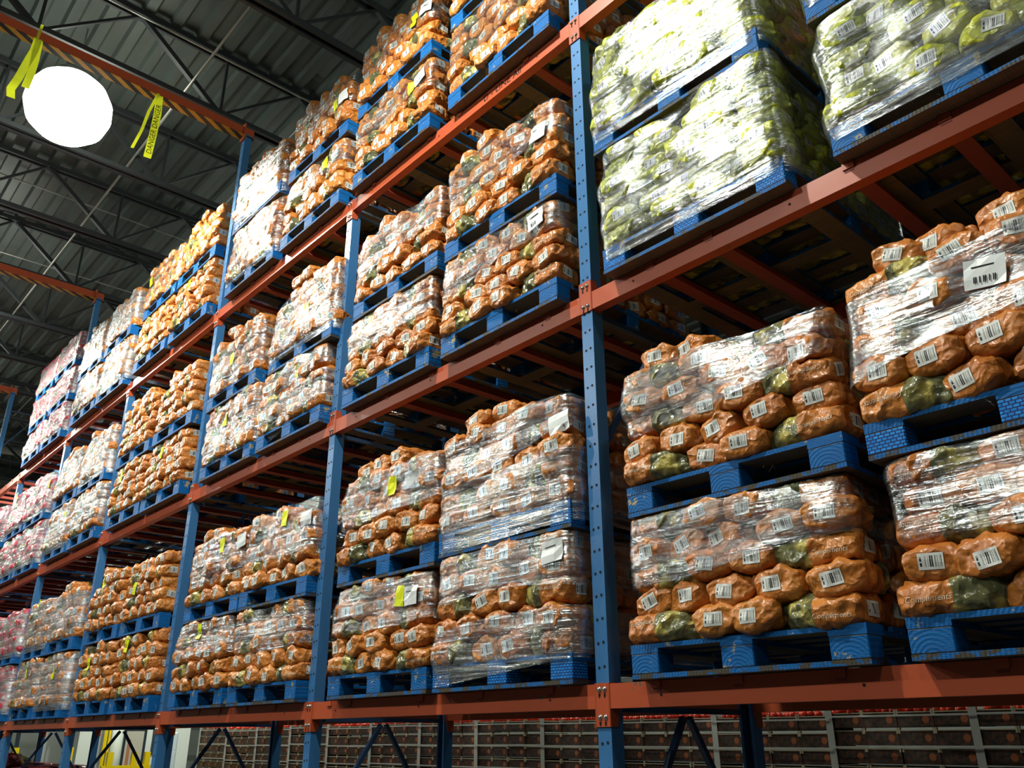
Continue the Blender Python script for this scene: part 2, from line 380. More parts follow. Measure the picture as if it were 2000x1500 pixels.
class Bag: pass
def load_bags(u):
    """bags of one pallet load: front face courses plus the column of bags along the right-hand side"""
    rr = random.Random(u['seed']); out = []
    x0, z0, n = u['x'], u['z'] + PH, u['n']; lh = u['h']/n; y0 = -.10
    for L in range(n):
        z = z0 + (L+.5)*lh + .002; top = L == n-1
        row = []
        odd = (L + u['par']) % 2 == 0
        if odd:   # long bag, two ends, long bag
            row = [('SL', .165, .30), ('E', .40, 0), ('E', .60, 0), ('SR', .835, 0)]
        else:
            row = [('E', .10+.203*i, 0) for i in range(5)]
        ci = 0
        for kind, fx, _ in row:
            ci += 1
            if top and rr.random() < .12 and kind == 'E': continue
            b = Bag(); b.s = rr.randrange(NV); b.front = True; b.L = L; b.ci = ci; b.kind = kind
            j = rr.uniform
            if kind == 'E': pos = (x0 + fx*PW + j(-.012, .012), y0 + .185 + j(-.022, .02), z + j(-.004, .004)); rz = PI/2 + j(-.2, .2)
            elif kind == 'SL': pos = (x0 + fx*PW + .012 + j(-.01, .01), y0 + .105 + j(-.015, .01), z); rz = j(-.08, .08)
            else: pos = (x0 + fx*PW - .012 + j(-.01, .01), y0 + .105 + j(-.015, .01), z); rz = PI + j(-.08, .08)
            sx = j(.95, 1.04) if kind != 'E' else 1.0; sy = j(1.0, 1.1)
            fx_ = fx - .5; pos = (pos[0] - .05*fx_*L/(n-1), pos[1] + .022*L/(n-1), pos[2])
            b.M = Matrix.Translation(pos) @ Matrix.Rotation(rz, 4, 'Z') @ Matrix.Rotation(j(-.15, .15), 4, 'X') @ Matrix.Rotation(j(-.06, .05), 4, 'Y') @ Matrix.Diagonal((sx, sy, lh/.108*j(1.0, 1.06), 1))
            out.append(b)
        if top and u['h'] > .5 and u['k'] >= 1 and u['col'] == 'orange':
            for q in range(rr.choice((0, 1, 2, 2, 3))):
                b = Bag(); b.s = rr.randrange(NV); b.front = True; b.L = L + 1; b.ci = q + 1; b.kind = 'E'
                b.M = Matrix.Translation((x0 + PW*(.18 + .2*q + rr.uniform(-.03, .03) + u['par']*.12), y0 + .2 + rr.uniform(-.01, .05), z + lh*.86)) @ Matrix.Rotation(PI/2 + rr.uniform(-.3, .3), 4, 'Z') @ Matrix.Rotation(rr.uniform(-.2, .2), 4, 'X') @ Matrix.Diagonal((1, 1, lh/.112, 1))
                out.append(b)
        yb = y0 + (.31 if odd else .47); k = 0
        while yb < y0 + PD - .08:
            b = Bag(); b.s = rr.randrange(NV); b.front = False; b.L = L; b.ci = k; b.kind = 'X'; k += 1
            pos = (x0 + PW - .19 - .022*L/(n-1) + rr.uniform(-.02, .012), yb, z)
            b.M = Matrix.Translation(pos) @ Matrix.Rotation(PI + rr.uniform(-.1, .1), 4, 'Z') @ Matrix.Rotation(rr.uniform(-.06, .06), 4, 'X') @ Matrix.Diagonal((1, 1.02, lh/.108*1.03, 1))
            out.append(b); yb += .2
        if L in (0, n-1) and u['bay'] >= -2:
            yy = y0 + (.31 if odd else .47)
            while yy < y0 + PD - .08:
                for xx in (.19, .56):
                    b = Bag(); b.s = rr.randrange(NV); b.front = False; b.L = L; b.ci = k; b.kind = 'F'; b.fill = True
                    b.M = Matrix.Translation((x0 + xx, yy, z)) @ Matrix.Diagonal((1.02, 1.02, lh/.108, 1)); out.append(b)
                yy += .2
    return out

# load table: bay, level, slot, k, x offset in bay, z above beam top, height, courses, colour, wrap bands
def U(bay, lv, slot, k, xo, z, h, n, col, wrap, par=0, film=0): 
    return dict(bay=bay, lv=lv, slot=slot, k=k, x=bay*W + xo, z=LZ[lv] + BH + .003 + z, h=h, n=n, col=col, wrap=wrap, par=par, film=film, seed=(bay+9)*97 + lv*31 + slot*11 + k*5)
LOADS = [
 U(1, 0, 0, 0, .24, 0, .53, 5, 'orange', [(.50, .98, .06)]), U(1, 0, 0, 1, .265, .662, .53, 5, 'orange', [(.50, 1.0, .10)]),
 U(1, 0, 1, 0, 1.39, 0, .53, 5, 'orange', [(.46, .98, .05)]), U(1, 0, 1, 1, 1.36, .662, .56, 5, 'orange', [(.42, .92, .16)], 0, 2),
 U(1, 1, 0, 0, .20, 0, .60, 6, 'green', [(-.12, 1.0, 0)], 0, 3), U(1, 1, 0, 1, .17, .735, .60, 6, 'green', [(-.12, 1.0, 0)], 1, 3),
 U(1, 1, 1, 0, 1.43, 0, .57, 5, 'green', [(-.12, .95, 0)], 0, 3), U(1, 1, 1, 1, 1.42, .70, .57, 5, 'green', [(-.1, 1.0, 0)], 1, 3),
 U(0, 0, 0, 0, .33, 0, .53, 5, 'orange', [(.46, .95, .04)]), U(0, 0, 0, 1, .36, .662, .55, 5, 'orange', [(.44, .95, .08)]),
 U(0, 0, 1, 0, 1.40, 0, .56, 5, 'orange', [(-.12, .34, .08), (.56, .98, -.02)], 0, 2), U(0, 0, 1, 1, 1.42, .69, .55, 5, 'orange', [(-.2, .46, .02), (.52, .95, .14)], 1, 2),
 U(0, 1, 0, 0, .24, 0, .53, 5, 'orange', [(.48, .95, .06)]), U(0, 1, 0, 1, .30, .66, .54, 5, 'orange', [(.42, .95, .10)], 1),
 U(0, 1, 1, 0, 1.375, 0, .53, 5, 'orange', [(.55, 1.0, .06)]), U(0, 1, 1, 1, 1.39, .66, .56, 5, 'orange', [(.46, 1.0, .04)], 0, 1),
 U(0, 2, 0, 0, .14, 0, .55, 5, 'orange', [(.45, 1.0, .02)]), U(0, 2, 0, 1, .13, .69, .55, 5, 'orange', [(.40, 1.0, 0)], 1),
 U(0, 2, 1, 0, 1.37, 0, .56, 5, 'orange', [(.35, 1.0, 0)]), U(0, 2, 1, 1, 1.38, .70, .55, 5, 'orange', [(.3, 1.0, 0)], 1),
 U(-1, 0, 0, 0, .34, 0, .53, 5, 'orange', [(.48, .98, .0)], 1, 2), U(-1, 0, 0, 1, .42, .665, .53, 5, 'orange', [(.30, .98, 0)]),
 U(-1, 0, 1, 0, 1.44, 0, .53, 5, 'orange', [(.42, 1.0, 0)], 0, 2), U(-1, 0, 1, 1, 1.46, .665, .56, 5, 'orange', [(.34, 1.0, 0)], 1),
 U(-1, 1, 0, 0, .32, 0, .55, 5, 'orange', [(.0, 1.0, 0)], 0, 2), U(-1, 1, 0, 1, .25, .68, .56, 5, 'orange', [(0, .85, 0)], 1, 2),
 U(-1, 1, 1, 0, 1.43, 0, .53, 5, 'orange', [(.0, .5, .16), (.6, 1.0, .05)], 0, 2), U(-1, 1, 1, 1, 1.50, .66, .58, 5, 'orange', [(-.1, .9, 0)], 1, 3),
 U(-1, 2, 0, 0, .30, 0, .58, 5, 'orange', [(-.1, 1.0, 0)], 0, 2), U(-1, 2, 0, 1, .28, .72, .54, 5, 'orange', [(-.2, 1.0, 0)], 1, 3),
 U(-1, 2, 1, 0, 1.44, 0, .55, 5, 'orange', [(.52, 1.0, 0)], 0, 3), U(-1, 2, 1, 1, 1.47, .69, .55, 5, 'orange', [(.4, 1.0, 0)], 1),
]
for bay in (-2, -3, -4, -5, -6):
    for lv in range(3):
        if bay <= -5 and lv == 2: continue
        for slot in (0, 1):
            for k in (0, 1, 2) if (bay == -4 and lv == 2) else (0, 1):
                col = 'red' if bay <= -4 else 'orange'
                h = .55 if not (bay == -4 and lv == 2) else .42
                n = 5 if h > .5 else 4
                if bay == -2: wr = []
                elif bay == -3: wr = [(-.1, 1.0, 0)] if (slot + k + lv) % 2 else [(0, .9, 0)]
                else: wr = [(-.1, 1.0, 0)]
                if bay == -2 and lv == 2 and slot == 0 and k == 1: wr = [(.0, 1.0, 0)]
                LOADS.append(U(bay, lv, slot, k, (.32, 1.42)[slot] + R.uniform(-.05, .04), k*(h+PH+.01), h, n, col, wr, k, 2 if wr and slot else 1 if wr else 0))

BACK = []

# ------------------------------------------------------------------ camera
CAM = Vector((5.1552, -2.8715, ZF - .1129)); YAW, PIT, ROL, FPX = -.84174, .39551, -.00454, 1655.287
f = Vector((math.sin(YAW)*math.cos(PIT), math.cos(YAW)*math.cos(PIT), math.sin(PIT))); r0 = Vector((math.cos(YAW), -math.sin(YAW), 0)); u0 = r0.cross(f)
rt = math.cos(ROL)*r0 + math.sin(ROL)*u0; up = -math.sin(ROL)*r0 + math.cos(ROL)*u0
cd = bpy.data.cameras.new('camera'); cam = bpy.data.objects.new('camera', cd); COL.link(cam)
cd.sensor_fit = 'HORIZONTAL'; cd.sensor_width = 36; cd.lens = FPX/2000*36; cd.clip_start = .05; cd.clip_end = 200
mw = Matrix((rt, up, -f)).transposed().to_4x4(); mw.translation = CAM; cam.matrix_world = mw
scene.camera = cam
def proj(p):
    d = Vector(p) - CAM; z = d.dot(f)
    return 1000 + FPX*d.dot(rt)/z, 750 - FPX*d.dot(up)/z, z

# ------------------------------------------------------------------ build loads
allb = []
for u in LOADS:
    bs = load_bags(u); u['bags'] = bs
    for b in bs:
        p = b.M.translation; x, y, z = proj(p); b.u = u
        inf = -60 < x < 2060 and -60 < y < 1560
        face = (.34 if b.kind[0] == 'S' else .2) if b.front else .06
        v = (p - CAM).normalized(); cosf = abs(v.y) if b.front else abs(v.x)
        b.score = (face*cosf/(z*z)) if inf and not hasattr(b, 'fill') else 0
        allb.append(b)
ora = sorted([b for b in allb if b.u['col'] == 'orange'], key=lambda b: -b.score)
for b in allb: b.ind = False
for b in ora[:296]: b.ind = b.score > 0
gre = [b for b in allb if b.u['col'] == 'green']
for b in gre: b.ind = b.score > 0 and (b.front)
red = sorted([b for b in allb if b.u['col'] == 'red'], key=lambda b: -b.score)
for b in red[:290]: b.ind = b.score > 0 and b.front

stuff = {'orange': [], 'green': [], 'red': []}
def bag_label(b):
    u = b.u; w = 'orange' if u['col'] == 'orange' else 'green' if u['col'] == 'green' else 'red'
    if b.front: return '%s bag, %s in %s course, %s' % (w, ORD[b.ci], ORD[b.L], where(u)) if False else '%s bag %s in %s course, %s' % (w, ORD[b.ci-1], ORD[b.L], where(u))
    return '%s side bag %s in %s course, %s' % (w, ORD[min(6, b.ci)], ORD[b.L], where(u))
for u in LOADS:
    for b in u['bags']:
        col = u['col']
        if not b.ind: stuff[col].append(b); continue
        far = b.u['bay'] <= -3
        me = HIM[col][b.s] if col in HIM else LOM[col][b.s]
        o = link(bpy.data.objects.new(col + '_potato_bag', me)); o.matrix_world = b.M
        tag(o, bag_label(b), 'bag', '%s bags on the pallet loads' % col)
        if col != 'red':
            link(bpy.data.objects.new('barcode_label', LBLM[b.s]), o)
            if b.kind[0] == 'S':
                link(bpy.data.objects.new('tie_string', STR[b.s]), o)
                if col == 'orange' and proj(b.M.translation)[2] < 8:
                    for me2 in PRN[(b.s, -1 if b.kind == 'SL' else 1)]: link(bpy.data.objects.new('printed_lettering', me2), o)

def merge(name, bags, mat, label, arr_of):
    Vs, Fs, As, Ms, Us, SM = [], [], [], [], [], []; n = 0
    for b in bags:
        M = np.array(b.M)
        V, F, A = arr_of(b)[b.s]; P = V @ M[:3, :3].T + M[:3, 3]
        Vs.append(P); Fs.append(F + n); As.append(A); Ms.append(np.zeros(len(F))); Us.append(np.zeros((len(F)*4, 2))); n += len(V)
        if b.u['bay'] > -4:
            V, F, Uv = LBL[b.s]; P = V @ M[:3, :3].T + M[:3, 3]
            Vs.append(P); Fs.append(F + n); As.append(np.zeros(len(V))); Ms.append(np.ones(len(F))); Us.append(Uv[F.ravel()]); n += len(V)
    me = raw_mesh(name, np.concatenate(Vs), np.concatenate(Fs), [mat, M_LB], np.concatenate(As), True, np.concatenate(Us), np.concatenate(Ms))
    o = link(bpy.data.objects.new(name, me)); tag(o, label, 'bags', None, 'stuff'); return o
def resof(b):
    return MD if b.u['bay'] >= -2 else LO
BK = []
for u in BACK:
    for b in load_bags(u):
        b.u = u; b.M = Matrix.Translation((0, u['dy'], 0)) @ b.M; b.ind = False; BK.append(b)
stuff['orange'] += BK
merge('orange_bag_pile', stuff['orange'], M_OR, 'more orange potato bags on the farther pallet loads and along their sides', resof)
merge('green_bag_pile', stuff['green'], M_GR, 'more green bags along the right sides of the wrapped green loads', resof)
merge('red_bag_pile', stuff['red'], M_RD, 'more red bags on the wrapped loads at the far left', resof)

# ------------------------------------------------------------------ pallets
def pallet_parts(woven):
    P = {}
    m = MB()
    for i in range(7):
        y = i*(PD-.1)/6; m.box(-PW/2, PW/2, y, y + (.125 if i in (0, 6) else .1) - (.025 if i == 6 else 0), .114, PH)
    for x in (-PW/2, -.07, PW/2-.14): m.box(x, x+.14, 0, PD, .096, .114)
    P['deck'] = m.mesh('deck', M_PAL)
    m = MB()
    for y in (0, PD/2-.05, PD-.1): m.box(-PW/2, PW/2, y, y+.1, 0, .018)
    for x in (-PW/2, -.05, PW/2-.1): m.box(x, x+.1, .1, PD/2-.05, 0, .018); m.box(x, x+.1, PD/2+.05, PD-.1, 0, .018)
    P['base_board'] = m.mesh('base_board', M_PALB)
    m = MB(); m.box(-.07, .07, -.05, .05, .018, .096); P['block'] = m.mesh('block', M_PALW if woven else M_PAL)
    return P
PP = [pallet_parts(False), pallet_parts(True)]
def far_mesh(w):
    m = MB()
    for i in range(7):
        y = i*(PD-.1)/6; m.box(-PW/2, PW/2, y, y+.1, .114, PH)
    for x in (-PW/2, -.07, PW/2-.14):
        m.box(x, x+.14, 0, PD, .096, .114)
        for y in (0, PD/2-.05, PD-.1): m.box(x, x+.14, y, y+.1, .018, .096)
    for y in (0, PD/2-.05, PD-.1): m.box(-PW/2, PW/2, y, y+.1, 0, .018)
    for x in (-PW/2, PW/2-.1): m.box(x, x+.1, .1, PD-.1, 0, .018)
    return m.mesh('pallet', M_PAL)
FARP = far_mesh(0)
WOV = {(1, 0, 1, 1), (1, 1, 0, 0), (0, 0, 1, 0), (0, 0, 1, 1), (-1, 0, 0, 1)}
for u in LOADS + BACK:
    loc = (u['x'] + PW/2, -.08 + u.get('dy', 0), u['z'] + .0005); pr = random.Random(u['seed'])
    lab = 'blue wooden pallet under the %s load' % (where(u)) if not u.get('dy') else 'blue pallet on the rear rack behind the second bay from right'
    if u['bay'] >= -1:
        root = empty('pallet', loc, pr.uniform(-.008, .008)); tag(root, lab, 'pallet', 'blue pallets under the bag loads')
        wv = (u['bay'], u['lv'], u['slot'], u['k']) in WOV; P = PP[wv]
        link(bpy.data.objects.new('deck', P['deck']), root); link(bpy.data.objects.new('base_board', P['base_board']), root)
        for x in (-PW/2+.07, 0, PW/2-.07):
            for y in (.05, PD/2, PD-.05): bevel(link(bpy.data.objects.new('block', P['block']), root, (x, y, 0)), .004, 1)
    else:
        o = link(bpy.data.objects.new('pallet', FARP), None, loc, (0, 0, pr.uniform(-.008, .008))); tag(o, lab, 'pallet', 'blue pallets under the bag loads')

# ------------------------------------------------------------------ stretch film
STK_Y = [(1.09, 2.29), (0.96, 2.96), (0.94, 6.69), (0.92, 6.06), (-0.24, 6.65), (-0.34, 6.08), (-0.41, 4.71), (-0.48, 4.19), (-1.75, 4.14), (-1.74, 4.72), (-0.44, 3.02), (-1.44, 2.98), (-1.72, 2.34), (-3.26, 4.21), (-4.59, 6.73), (-3.25, 6.13), (-3.32, 2.87), (-4.33, 3.06), (-4.42, 4.21), (-6.63, 6.58), (-6.79, 6.09), (-7.17, 5.72), (-6.44, 4.16), (-7.2, 4.28), (-6.88, 3.11), (-5.53, 2.22), (-6.73, 2.29), (-3.35, 2.35), (-4.37, 2.25), (-4.8, 3.82), (-5.17, 3.55), (-7.65, 4.84), (-9.43, 5.02)]
STK_W = [(1.12, 2.97), (2.25, 4.22), (2.28, 4.8), (2.38, 2.98), (2.33, 2.35), (1.2, 2.28), (1.09, 6.71), (1.03, 6.08), (-0.09, 6.63), (-0.2, 6.08), (-1.11, 2.97), (-0.1, 2.96), (4.38, 2.95)]
def sheet(name, pts, nu, nv, mat):
    me = bpy.data.meshes.new(name); me.from_pydata([tuple(p) for p in pts], [], [(j*(nu+1)+i, j*(nu+1)+i+1, (j+1)*(nu+1)+i+1, (j+1)*(nu+1)+i) for j in range(nv) for i in range(nu)])
    me.materials.append(mat); return me
def film(u):
    near = u['bay'] >= 0; vs, fs = [], []
    for b in u['bags']:
        V, F, A = (MD if near else LO)[b.s]; M = np.array(b.M); P = V @ M[:3, :3].T + M[:3, 3]; n = len(vs)
        vs += [Vector(p) for p in P.tolist()]; fs += [tuple(x) for x in (F+n).tolist()]
    x0, x1, y0, y1 = u['x']-.02, u['x']+PW+.02, -.08, -.08+PD
    tree = BVHTree.FromPolygons(vs, fs); u['tree'] = tree
    root = None; zb, H = u['z'] + PH, u['h']
    cx, cy = (x0+x1)/2, (y0+y1)/2; rad = .07
    # perimeter stations: outward normal and base point on a rounded rectangle
    st = []; NF, NS, NC = (58, 40, 5) if near else (26, 14, 3)
    def corner(px, py, a0):
        for i in range(1, NC):
            a = a0 + PI/2*i/NC; st.append((px + rad*math.cos(a), py + rad*math.sin(a), math.cos(a), math.sin(a)))
    for i in range(NF+1): st.append((x0+rad+(x1-x0-2*rad)*i/NF, y0, 0, -1))
    corner(x1-rad, y0+rad, -PI/2)
    for i in range(NS+1): st.append((x1, y0+rad+(y1-y0-2*rad)*i/NS, 1, 0))
    corner(x1-rad, y1-rad, 0)
    for i in range(5): st.append((x1-rad-(x1-x0-2*rad)*i/4, y1, 0, 1))
    corner(x0+rad, y1-rad, PI/2)
    for i in range(9): st.append((x0, y1-rad-(y1-y0-2*rad)*i/8, -1, 0))
    corner(x0+rad, y0+rad, PI)
    N = len(st); allp, allf, alluv = [], [], []
    for bi, (f0, f1, slope) in enumerate(u['wrap']):
        nz = max(5, int((f1-f0)*(30 if near else 14)))
        Z = []; Dm = np.zeros((nz+1, N))
        for i, (px, py, ax, ay) in enumerate(st):
            t = (px-cx)/PW; wob = .03*math.sin(px*5+py*3+u['seed'])
            a = zb + H*(f0 + slope*t*2 + wob*(f0 > .01)); c = zb + H*(f1 + (slope*t*.8 if f1 < .97 else 0) + wob*.5*(f1 < .97))
            Z.append([a + (c-a)*j/nz for j in range(nz+1)])
        for j in range(nz+1):
            for i, (px, py, ax, ay) in enumerate(st):
                h = tree.ray_cast(Vector((px+ax*.3, py+ay*.3, Z[i][j])), Vector((-ax, -ay, 0)), .5)
                Dm[j, i] = (.3 - h[3]) if h[0] is not None else -.06
        if f0 < 0:
            for j in range(nz+1):
                for i in range(N):
                    if Z[i][j] < zb: Dm[j, i] = max(Dm[j, i], 0.0)
        Dm = np.clip(Dm, -.05, .09)
        # taut film: spans from one bulge to the next
        K = 9 if near else 4
        mx = np.max(np.stack([np.roll(Dm, s, 1) - abs(s)*(.0035 if near else .008) for s in range(-K, K+1)]), 0)
        for _ in range(14 if near else 4): mx = (np.roll(mx, 1, 1) + mx*2 + np.roll(mx, -1, 1))/4
        mz = mx.copy()
        for _ in range(3): mz[1:-1] = np.maximum(mz[1:-1], (mz[:-2]+mz[2:])/2 - .001); mz[1:-1] = (mz[:-2] + 2*mz[1:-1] + mz[2:])/4
        mx = mz + .007
        base = len(allp)
        for j in range(nz+1):
            for i, (px, py, ax, ay) in enumerate(st):
                allp.append((px+ax*mx[j, i]-u['x'], py+ay*mx[j, i], Z[i][j]-u['z']))
        per = np.cumsum([0] + [math.hypot(st[i+1][0]-st[i][0], st[i+1][1]-st[i][1]) for i in range(N-1)] + [.03])
        for j in range(nz):
            for i in range(N):
                i2 = (i+1) % N
                allf.append((base+j*N+i, base+j*N+i2, base+(j+1)*N+i2, base+(j+1)*N+i))
                for (jj, ii, pi) in ((j, i, i), (j, i2, i+1), (j+1, i2, i+1), (j+1, i, i)): alluv.append((per[pi], Z[ii][jj]-zb+u['seed']*.37))
    if allf:
        mat = M_WRAPG if u['film'] == 3 else M_WRAPM if u['bay'] <= -3 else M_WRAP[u['film'] if u['film'] else (u['seed'] % 2)]
        me = raw_mesh('stretch_wrap', np.array(allp), np.array(allf), [mat], None, True, np.array(alluv))
        root = link(bpy.data.objects.new('stretch_wrap', me), None, (u['x'], 0, u['z']))
        tag(root, 'clear stretch film round the load %s' % where(u), 'plastic wrap', 'stretch film round the loads')
    for (lst, mat, w, h, nm, lb) in ((STK_Y, M_YEL, .075, .115, 'yellow_sticker', 'yellow paper sticker'), (STK_W, M_WHT, .13, .105, 'paper_label', 'white paper label')):
        for (sx, sz) in lst:
            if x0 <= sx < x1+.03 and u['z'] <= sz < zb + H + .05:
                if u.get(nm): continue
                u[nm] = 1; rr = random.Random(int(sx*100)); rot = rr.uniform(-.25, .25); pts = []
                for j in range(4):
                    for i in range(4):
                        a = (i/3-.5)*w; c = (j/3-.5)*h; a, c = a*math.cos(rot)-c*math.sin(rot), a*math.sin(rot)+c*math.cos(rot)
                        hh = tree.ray_cast(Vector((sx+a, -.6, sz+c)), Vector((0, 1, 0)), .75)
                        pts.append([sx+a, hh[0].y if hh[0] is not None else -.06, sz+c])
                ym = sum(p[1] for p in pts)/16
                for p in pts: p[1] = min(ym+.01, p[1]*.4 + ym*.6) - .026
                ox, oz = (u['x'], u['z']) if root else (sx, sz)
                me = sheet(nm, [(p[0]-ox, p[1], p[2]-oz) for p in pts], 3, 3, mat)
                o = bpy.data.objects.new(nm, me)
                if root: link(o, root); o['label'] = lb
                else: link(o, None, (sx, 0, sz)); tag(o, '%s on the load %s' % (lb, where(u)), 'sticker', 'paper stickers on the loads')
                if nm == 'paper_label' and near:
                    tm = MB()
                    for k in range(12):
                        if (k*7) % 5 < 3: tm.box(-.035+k*.006, -.0315+k*.006, 0, .0006, -.035, -.012)
                    tm.box(-.04, .03, 0, .0006, .02, .025)
                    q = link(bpy.data.objects.new('printed_barcode', tm.mesh('printed_barcode', M_HOLE)), root if root else o)
                    q.location = (sx-ox, ym-.028, sz-oz); q.rotation_euler = (0, -rot, 0)
for u in LOADS: film(u)

# ------------------------------------------------------------------ racking
BAYS = [2, 1, 0, -1, -2, -3, -4, -5, -6]
POSTS = [2, 1, 0, -1, -2, -3, -4, -5, -6]
TOPZ = ZF + 6.09
def post_mesh(z1, back=False):
    m = MB(); w = .038; d = .076; t = .004
    # C-channel post: front face and two side faces, open at the back
    m.box(-w, w, 0, t, 0, z1); m.box(-w, -w+t, t, d, 0, z1); m.box(w-t, w, t, d, 0, z1)
    m.box(-w+t, -w+.014, d-t, d, 0, z1); m.box(w-.014, w-t, d-t, d, 0, z1)
    z = .1
    while z < z1 - .05:
        for sx in (-.0155, .0155): m.disc((sx, -.0012, z + (.004 if sx > 0 else 0)), (0, -1, 0), .0068, 10, 1)
        z += .1016
    return m.mesh('post', [M_BLUE, M_HOLE])
POSTM = post_mesh(TOPZ); POSTS_ = post_mesh(LZ[2] + BH + .02)
def brace_mesh(a, b):
    m = MB(); m.bar(a, b, .026, .026); return m.mesh('brace', M_BRACE)
braces = []
for z1 in (ZF-.03, LZ[1]-.03, LZ[2]-.03, LZ[2]+1.9):
    zb_ = z1 - .72
    braces += [brace_mesh((0, .05, zb_), (0, D/2+.02, z1)), brace_mesh((0, D+.03, zb_), (0, D/2+.06, z1)), brace_mesh((0, .07, z1+.03), (0, D, z1+.03))]
FOOT = MB(); FOOT.box(-.07, .07, -.03, .12, 0, .008); FOOTM = FOOT.mesh('base_plate', M_BLUE)
ordn = {1: 'second', 0: 'third', -1: 'fourth', -2: 'fifth', -3: 'sixth', -4: 'seventh', -5: 'eighth', -6: 'ninth', 2: 'first'}
for i in POSTS:
    root = empty('upright_frame', (i*W, 0, 0)); tag(root, 'blue perforated steel upright frame, %s along the rack from the right' % ordn[i], 'rack frame', 'blue upright frames of the front rack')
    pm = POSTM if i % 2 else POSTS_
    link(bpy.data.objects.new('post', pm), root); link(bpy.data.objects.new('post', pm), root, (0, D+.076, 0), (0, 0, PI))
    for b in braces[:None if i % 2 else 9]: link(bpy.data.objects.new('brace', b), root)
    link(bpy.data.objects.new('base_plate', FOOTM), root); link(bpy.data.objects.new('base_plate', FOOTM), root, (0, D, 0))
# beams
def beam_parts():
    L = W - .005
    m = MB(); m.box(.03, L-.025, -.004, .040, 0, BH); m.box(.03, L-.025, .040, .052, 0, BH*.55)
    for x in (.32, L-.32, 1.18): m.disc((x, -.0055, .045), (0, -1, 0), .006, 8, 1)
    return m.mesh('beam', [M_RED, M_HOLE])
BEAMM = beam_parts()
def conn(sx, up_):
    # end connector wraps the post face and side; runs past the beam at one edge
    z0, z1 = (-.072, BH+.004) if not up_ else (-.004, BH+.072)
    m = MB(); m.box(min(0, sx*.037), max(0, sx*.037), -.0075, -.0015, z0, z1)
    x = sx*.0385
    ya, yb = -.0075, .062
    if up_: vs = [(x, ya, z0), (x, yb, z0), (x, yb, BH), (x, .03, z1), (x, ya, z1)]
    else: vs = [(x, ya, z0), (x, .04, z0), (x, yb, 0), (x, yb, z1), (x, ya, z1)]
    t = sx*.004; n = len(vs); m.add([(v[0]+t*0, v[1], v[2]) for v in vs] + [(v[0]+t, v[1], v[2]) for v in vs], [tuple(range(n)), tuple(range(2*n-1, n-1, -1))] + [(i, n+i, n+(i+1) % n, (i+1) % n) for i in range(n)])
    for z in ((.075, -.038) if not up_ else (.025, .14)):
        m.disc((sx*.0155, -.0085, z-.022), (0, -1, 0), .0055, 8, 1, .010)
    return m.mesh('end_connector', [M_RED, M_HOLE])
CONN = {(s, u_): conn(s, u_) for s in (-1, 1) for u_ in (False, True)}
BOLT = MB(); BOLT.tube([(0, -.0075, 0), (0, -.017, 0)], .0085, 6); BOLT.tube([(0, -.0075, 0), (0, -.0095, 0)], .0115, 10); BOLTM = BOLT.mesh('bolt', M_STEEL)
def beam(b, lv, y=0, rear=False):
    root = empty('rack_beam', (b*W, y, LZ[lv])); 
    tag(root, 'orange %s beam of the %s, %s' % ('rear' if rear else 'front', SHELF[lv], BAY[b]), 'rack beam', 'orange load beams of the rack')
    s = -1 if rear else 1
    o = link(bpy.data.objects.new('beam', BEAMM), root)
    if rear: o.rotation_euler = (0, 0, PI); o.location = (W, 0, 0)
    u_ = lv == 1
    if rear:
        for sx, x in ((-1, 0), (1, W)): link(bpy.data.objects.new('end_connector', CONN[(sx, u_)]), root, (x, 0, 0), (0, 0, PI))
    else:
        for sx, x in ((1, 0), (-1, W)):
            c = link(bpy.data.objects.new('end_connector', CONN[(sx, u_)]), root, (x, 0, 0))
            for z in ((.078, -.034) if not u_ else (.028, .144)):
                link(bpy.data.objects.new('bolt', BOLTM), c, (sx*.0155, 0, z))
for b in BAYS[1:]:
    for lv in range(3): beam(b, lv); beam(b, lv, D+.076, True)
# writing left on the top beam
tm = text_mesh('D - LINE All', .075, M_HOLE); o = link(bpy.data.objects.new('marker_writing', tm), None, (1.86, -.0052, LZ[2]+.045), (PI/2, 0, 0)); tag(o, 'black hand lettering on the top front beam of the second bay', 'lettering')
# cross bars under the pallets
xb = MB(); xb.box(-.02, .02, -.006, D+.03, -.040, -.001); xb.box(-.034, .034, .05, D-.02, -.046, -.040); XBM = xb.mesh('crossbar', M_REDD)
hk = MB(); hk.box(-.024, .024, -.0125, -.005, -.028, .002); hk.box(-.024, .024, -.0125, .05, -.001, .0025); HKM = hk.mesh('hook', M_RED)
XO = {(1, 0): [.30, .69, 1.10, 1.62, 2.1], (0, 0): [.25, .48, 1.2, 1.7, 2.2], (0, 1): [.70, 1.20, 1.83, 2.24], (1, 1): [.43, .77, 1.45, 1.83, 2.2], (0, 2): [.35, 1.07, 1.42, 2.1]}
for b in BAYS[1:]:
    for lv in range(3):
        for i, x in enumerate(XO.get((b, lv), [.42, .80, 1.18, 1.62, 2.05])):
            o = link(bpy.data.objects.new('crossbar', XBM), None, (b*W+x, 0, LZ[lv]+BH)); link(bpy.data.objects.new('hook', HKM), o)
            tag(o, 'red-brown crossbar, %s from left under the %s pallets, %s' % (ORD[i], SHELF[lv].replace(' shelf', '-shelf'), BAY[b]), 'crossbar', 'crossbars under the pallets')
